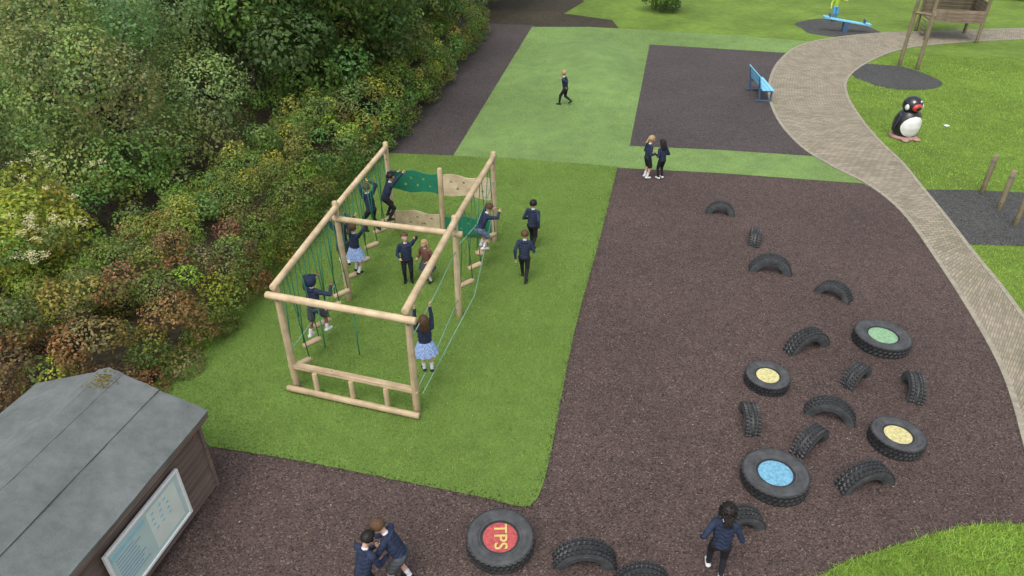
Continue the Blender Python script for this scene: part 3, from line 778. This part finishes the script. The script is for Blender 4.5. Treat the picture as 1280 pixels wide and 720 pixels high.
    if bottom=='skirt':
        nu=48; rows=7; vv=[];ff=[]
        for i in range(rows+1):
            t=i/rows; zc=P+tz*.07*(1-t)+Vector((0,.01,-.20*t))
            for j in range(nu):
                a=2*math.pi*j/nu; rr=(.098+.085*t**.8)*(1+.09*t*math.sin(a*12)); vv.append(zc+Vector((math.cos(a)*rr*1.18,math.sin(a)*rr*1.02,0)))
        for i in range(rows):
            for j in range(nu):
                a=i*nu+j;b_=i*nu+(j+1)%nu; ff.append((a,a+nu,b_+nu,b_))
        app(vv,ff,'bot')
    sc=h/1.25
    o=mesh_obj(name,[v*sc for v in V],Fs,mats,midx=mi,smooth=True)
    o.location=loc; o.rotation_euler=(0,0,-math.radians(heading))
    return o
def Wg(px,py,z=.02): return W(px,py,z)
walk=((-.06,.17,0),(.06,-.16,.03)); walkh=((-.17,-.12,.60),(.19,.18,.64))
child(Wg(706,131),-65,1.3,.57,10,0,((-.06,.18,0),(.06,-.2,.09)),((-.16,-.1,.68),(.17,.2,.80)),hair=HB,shoe=SHB,top=NAVY)
child(Wg(807,222),75,1.28,.60,3,0,hands=((-.12,.17,.72),(.14,.16,.74)),hair=HB,bottom='shorts',bcol=BLACK,shoe=SHW,style='pony',hp=-15)
child(Wg(825,223),-30,1.18,.60,4,0,hands=((-.12,.17,.74),(.14,.14,.72)),hair=HD,style='long',shoe=SHW,hp=-15,skin=SKD)
child(Wg(665,309),25,1.26,.59,4,0,((-.06,.12,0),(.06,-.12,.01)),((-.17,.14,.66),(.2,-.1,.6)),hair=HD)
child(Wg(655,350),10,1.24,.60,6,0,walk,walkh,hair=HBR,style='short')
p=E.lerp(Gp,.63); child((p.x,p.y,.49),60,1.25,.50,32,-.08,((-.09,.02,0),(.09,-.02,0)),((-.12,.34,.84),(.14,.36,.86)),hp=-10,hair=HBR,bottom='shorts',bcol=GBLUE,shoe=SHW,grip=True)
p=C.lerp(B,.86); child((p.x+.05,p.y,.56),62,1.28,.52,22,-.03,((-.14,.04,0),(.14,-.02,0)),((-.12,.34,1.05),(.2,.38,1.15)),hair=HD,grip=True)
p=C.lerp(B,.66); child((p.x-.10,p.y,.56),-50,1.25,.54,10,0,((-.14,.06,0),(.12,-.06,0)),((-.1,.24,1.2),(.2,.24,1.1)),hair=HBR,style='short',grip=True)
p=C.lerp(B,.12); child((p.x+.1,p.y,.46),35,1.2,.58,4,0,((-.08,.04,0),(.08,-.04,0)),((-.12,.22,1.25),(.2,.2,1.15)),hair=HBR,style='pony',bottom='skirt',bcol=GING,shoe=SHB,grip=True)
p=C.lerp(B,.24); child((p.x-.28,p.y-.05,.46),-20,1.2,.58,4,0,((-.08,.04,0),(.08,-.04,0)),((-.2,.22,1.2),(.15,.2,1.15)),hair=HBR,style='long',bottom='shorts',bcol=GREY,shoe=SHB,grip=True,skin=SKD)
child(Wg(511,352),170,1.22,.60,0,0,hands=((-.2,.18,1.2),(.14,.2,.72)),hair=HBR,style='short',hy=10,hp=10)
child(Wg(536,352),-150,1.12,.58,8,0,hands=((-.16,.2,.7),(.14,.2,.72)),hair=HB,style='long',top=cm('brown_top',(.15,.07,.05)),bottom='skirt',bcol=GREY)
p=A.lerp(C,.36); child((p.x+.08,p.y,.44),25,1.3,.59,3,0,((-.09,-.12,-.02),(.09,.13,.02)),((-.05,.22,1.1),(.24,.24,.95)),hood=True,bottom='shorts',bcol=GREY,shoe=SHW,grip=True,skin=SKD)
p=D.lerp(E,.2); child((p.x+.04,p.y,.46),-15,1.2,.61,0,0,((-.05,.03,0),(.08,-.02,0)),((-.13,.05,1.36),(.13,.05,1.36)),hair=HBR,style='long',bottom='skirt',bcol=GING,shoe=SHB,grip=True,elbow=(0,.2,-.5),hp=8)
child(Wg(500,728),-80,1.3,.58,24,-.06,((-.09,.04,0),(.09,-.1,0)),((-.14,.36,.66),(.14,.34,.62)),hp=-22,hair=HBR,bottom='shorts',bcol=GREY)
child(Wg(463,748),35,1.24,.58,14,-.04,hands=((-.1,.28,.66),(.12,.28,.66)),hp=-22,hair=HD,bottom='trousers')
child(Wg(892,716),15,1.28,.59,5,0,((-.08,.1,0),(.08,-.06,0)),((-.24,.02,.62),(.22,.16,.66)),hair=HD,style='curly',skin=SKD,shoe=SHW,hp=-12)

# ---------------------------------------------------------------- blue bench
M_blue=mat_plain('sky_blue_paint',(.17,.48,.70),.5,.12,8)
M_dblue=mat_plain('dark_blue_paint',(.05,.10,.18),.5,.12,8)
bp_=W(944,120); bench=empty('park_bench',(bp_.x,bp_.y,.02),math.radians(-3))
for i in range(3): box('seat_slat',(.13,1.7,.035),(.05+i*.145,0,.44),M_blue,bench)
for i in range(3): box('back_slat',(.03,1.7,.13),(-.09-i*.035,0,.56+i*.15),M_blue,bench,(0,math.radians(-13),0))
for s in(-.7,.7):
    box('leg_front',(.06,.06,.42),(.36,s,.21),M_dblue,bench); box('leg_back',(.06,.06,.92),(-.10,s,.46),M_dblue,bench,(0,math.radians(-8),0))
    box('seat_bearer',(.5,.05,.06),(.14,s,.39),M_dblue,bench); box('foot_bar',(.6,.07,.05),(.12,s,.03),M_dblue,bench)
# ---------------------------------------------------------------- penguin litter bin
def lathe(name,prof,mats,parent,mi=None,seg=36,sy=1):
    V=[];Fs=[];ml=[]
    for r,z in prof:
        for j in range(seg):
            a=2*math.pi*j/seg; V.append((r*math.cos(a),r*math.sin(a)*sy,z))
    for i in range(len(prof)-1):
        for j in range(seg):
            a=i*seg+j;b_=i*seg+(j+1)%seg; Fs.append((a,b_,b_+seg,a+seg))
            ml.append(mi(i,j) if mi else 0)
    return mesh_obj(name,V,Fs,mats,parent,midx=ml,smooth=True)
M_pb=mat_plain('black_plastic',(.014,.015,.018),.3,.2,6,0,.5); M_pw=mat_plain('white_plastic',(.66,.66,.63),.35,.1,6,0,.5); M_pr=mat_plain('red_plastic_beak',(.50,.04,.03),.35,.1,6,0,.5); M_po=mat_plain('pink_base',(.32,.19,.16),.7,.2)
pp=W(1128,171); pg=empty('penguin_litter_bin',(pp.x,pp.y,0),math.radians(8))
lathe('body',[(0,.08),(.30,.08),(.37,.2),(.41,.40),(.39,.6),(.32,.78),(.25,.86),(.2,.9),(0,.9)],[M_pb],pg)
V=[];Fs=[];nu,nv_=18,14
def rad(z):
    pr=[(.08,.30),(.2,.37),(.40,.41),(.6,.39),(.78,.32),(.86,.25)]
    for (z0,r0),(z1,r1) in zip(pr[:-1],pr[1:]):
        if z<=z1: t=(z-z0)/(z1-z0); return r0+(r1-r0)*t
    return .25
for i in range(nv_+1):
    q=-1+2*i/nv_; z=.44+.34*q; half=math.sqrt(max(0,1-q*q))*1.0+.02
    for j in range(nu+1):
        a=-math.pi/2+half*(-1+2*j/nu); r=rad(z)+.012; V.append((r*math.cos(a),r*math.sin(a),z))
for i in range(nv_):
    for j in range(nu): a=i*(nu+1)+j; Fs.append((a,a+1,a+nu+2,a+nu+1))
mesh_obj('belly',V,Fs,[M_pw],pg,smooth=True)
lathe('head',[(0,.84),(.2,.86),(.27,.95),(.295,1.06),(.27,1.18),(.19,1.28),(.08,1.325),(0,1.33)],[M_pb],pg)
def sph(name,c,r,mat,parent,s=(1,1,1)):
    o=lathe(name,[(math.sin(math.pi*i/14)*r,-math.cos(math.pi*i/14)*r) for i in range(15)],[mat],parent,seg=24); o.location=c; o.scale=s; return o
sph('beak_rim',(0,-.25,1.04),.15,M_pr,pg,(1.05,.65,.85)); sph('mouth_opening',(0,-.318,1.035),.085,M_pb,pg,(1.1,.5,.8))
for s in(-1,1):
    sph('eye',(s*.115,-.20,1.20),.045,M_pw,pg); sph('pupil',(s*.118,-.238,1.205),.018,M_pb,pg)
    sph('cheek_patch',(s*.235,-.10,1.03),.085,M_pw,pg,(.7,1,1.2))
    v,f=capsule((s*.33,0,.74),(s*.47,-.04,.34),.09,.06,.45,1.1); mesh_obj('flipper',v,f,[M_pb],pg,smooth=True)
    v,f=capsule((s*.15,-.18,.06),(s*.2,-.42,.05),.10,.12,1,.5); mesh_obj('foot',v,f,[M_po],pg,smooth=True)
lathe('base',[(0,0),(.42,0),(.42,.07),(.38,.10),(0,.10)],[M_po],pg)
# ---------------------------------------------------------------- wooden stakes
for (x,y) in [(1227,241),(1248,262),(1268,282)]:
    b0=W(x,y); hh=1.1; o=log('timber_post',(b0.x,b0.y,-.05),(b0.x,b0.y,hh),.065,M_oldwood,seg=16)
    ring=mesh_obj('steel_band',*tube_data([Vector((0,0,hh-.14)),Vector((0,0,hh-.10))],[.07,.07],16),[M_metal],o)
# ---------------------------------------------------------------- play tower
tp=W(1178,46); tw=empty('wooden_play_tower',(tp.x,tp.y,0),math.radians(-14))
for nm,x,y,z in(('leg_1',-1,-1,3.2),('leg_2',1.2,-1,3.2),('leg_3',-1,1,3.2),('leg_4',1.2,1,3.2)): log(nm,(x,y,-.05),(x,y,z),.075,M_oldwood,tw)
M_tw=mat_wood('tower_board',(.26,.20,.15),'X')
box('floor',(2.3,2.1,.06),(.1,0,.9),M_tw,tw)
for i in range(5):
    box('side_board',(2.2,.03,.15),(.1,1.03,1.02+i*.165),M_tw,tw,bev=.004)
    if i<3: box('side_board',(2.2,.03,.15),(.1,-1.03,1.02+i*.165),M_tw,tw,bev=.004)
    box('side_board',(.03,2.0,.15),(1.24,0,1.02+i*.165),M_tw,tw,bev=.004)
box('roof_left',(2.6,1.45,.04),(.1,-.62,3.35),M_tw,tw,(math.radians(28),0,0)); box('roof_right',(2.6,1.45,.04),(.1,.62,3.35),M_tw,tw,(math.radians(-28),0,0))
for k in range(5): log('rung',(-1.02,-.4,.2+.17*k),(-1.02,.4,.2+.17*k),.03,M_oldwood,tw)
a0=W(1124,82); a1=W(1146,87)
sw=empty('timber_goal_frame',(0,0,0))
log('post',(a0.x,a0.y,-.05),(a0.x,a0.y,2.9),.075,M_oldwood,sw); log('post',(a1.x,a1.y,-.05),(a1.x,a1.y,2.3),.075,M_oldwood,sw)
log('crossbar',(a0.x,a0.y,2.15),(a1.x,a1.y,2.15),.05,M_oldwood,sw,over=.1)
# ---------------------------------------------------------------- seesaw board + figure bollard
q=W(1055,40); se=empty('blue_seesaw',(q.x,q.y,0),math.radians(-8))
box('plank',(2.3,.34,.06),(0,0,.52),M_blue,se,(0,math.radians(8),0)); box('pivot',(.25,.3,.5),(0,0,.25),M_dblue,se)
for s in(-1,1): box('handle',(.04,.3,.25),(s*.85,0,.62-s*.12),M_dblue,se); box('seat_pad',(.3,.36,.04),(s*1.0,0,.57-s*.14),M_blue,se,(0,math.radians(8),0))
child(W(1041,26),170,1.5,bottom='trousers',bcol=cm('blue_paint_fig',(.08,.3,.6),.4),top=cm('yellow_green_paint',(.35,.5,.05),.4),hair=cm('green_paint',(.05,.4,.12),.4),hands=((-.35,.1,.85),(.3,.1,.6)),name='child_shaped_bollard')
s=W(1183,158); box('paper_scrap',(.16,.12,.01),(s.x,s.y,.03),M_white,None,(.1,0,.4),0)
fp=np.c_[rng.uniform(-5,6,300),rng.uniform(6,18,300),np.full(300,.045)]
leaves('fallen_leaves',fp,np.tile([0,0,3.],(300,1)),.03*np.ones(300),np.tile([.5,.45,.3],(300,1))*rng.uniform(.4,1.2,(300,1)))
# loose rubber granules kicked over the turf edge
te=[Vector(t) for t in turf[3:-6]]; gp=[]
for a,b in zip(te[:-1],te[1:]):
    L=(b-a).length
    for k in range(int(L*70)):
        q=a.lerp(b,random.random()); gp.append((q.x+random.gauss(0,.05),q.y+random.gauss(0,.05),.04))
gp=np.array(gp); leaves('loose_rubber_granules',gp,np.tile([0,0,3.],(len(gp),1)),.02*np.ones(len(gp)),np.tile([.06,.045,.04],(len(gp),1)),wid=.45)

# ---------------------------------------------------------------- light & camera
w=bpy.data.worlds.new('World'); scene.world=w; w.use_nodes=True; nt=w.node_tree
sky=nt.nodes.new('ShaderNodeTexSky'); sky.sky_type='NISHITA'; sky.sun_disc=False
az=math.radians(205); elv=math.radians(62)
sky.sun_elevation=elv; sky.sun_rotation=az; sky.air_density=1.0; sky.dust_density=4
hs=nt.nodes.new('ShaderNodeHueSaturation'); hs.inputs['Saturation'].default_value=.35; hs.inputs['Value'].default_value=1.7
nt.links.new(sky.outputs[0],hs.inputs['Color']); nt.links.new(hs.outputs[0],nt.nodes['Background'].inputs['Color'])
nt.nodes['Background'].inputs['Strength'].default_value=.15
sl_=bpy.data.lights.new('sun','SUN'); sl_.energy=1.15; sl_.angle=math.radians(45); sl_.color=(1,.96,.9)
so=bpy.data.objects.new('sun',sl_); scene.collection.objects.link(so)
d=Vector((math.sin(az)*math.cos(elv),math.cos(az)*math.cos(elv),math.sin(elv)))
so.rotation_euler=d.to_track_quat('Z','Y').to_euler()
cam=bpy.data.cameras.new('camera'); cam.sensor_width=36; cam.lens=36*F/1280; cam.clip_end=1500
co_=bpy.data.objects.new('camera',cam); scene.collection.objects.link(co_); co_.location=(0,0,H); co_.rotation_euler=(math.pi/2-TH,0,0)
scene.camera=co_
scene.view_settings.view_transform='Standard'; scene.view_settings.look='None'; scene.view_settings.exposure=0
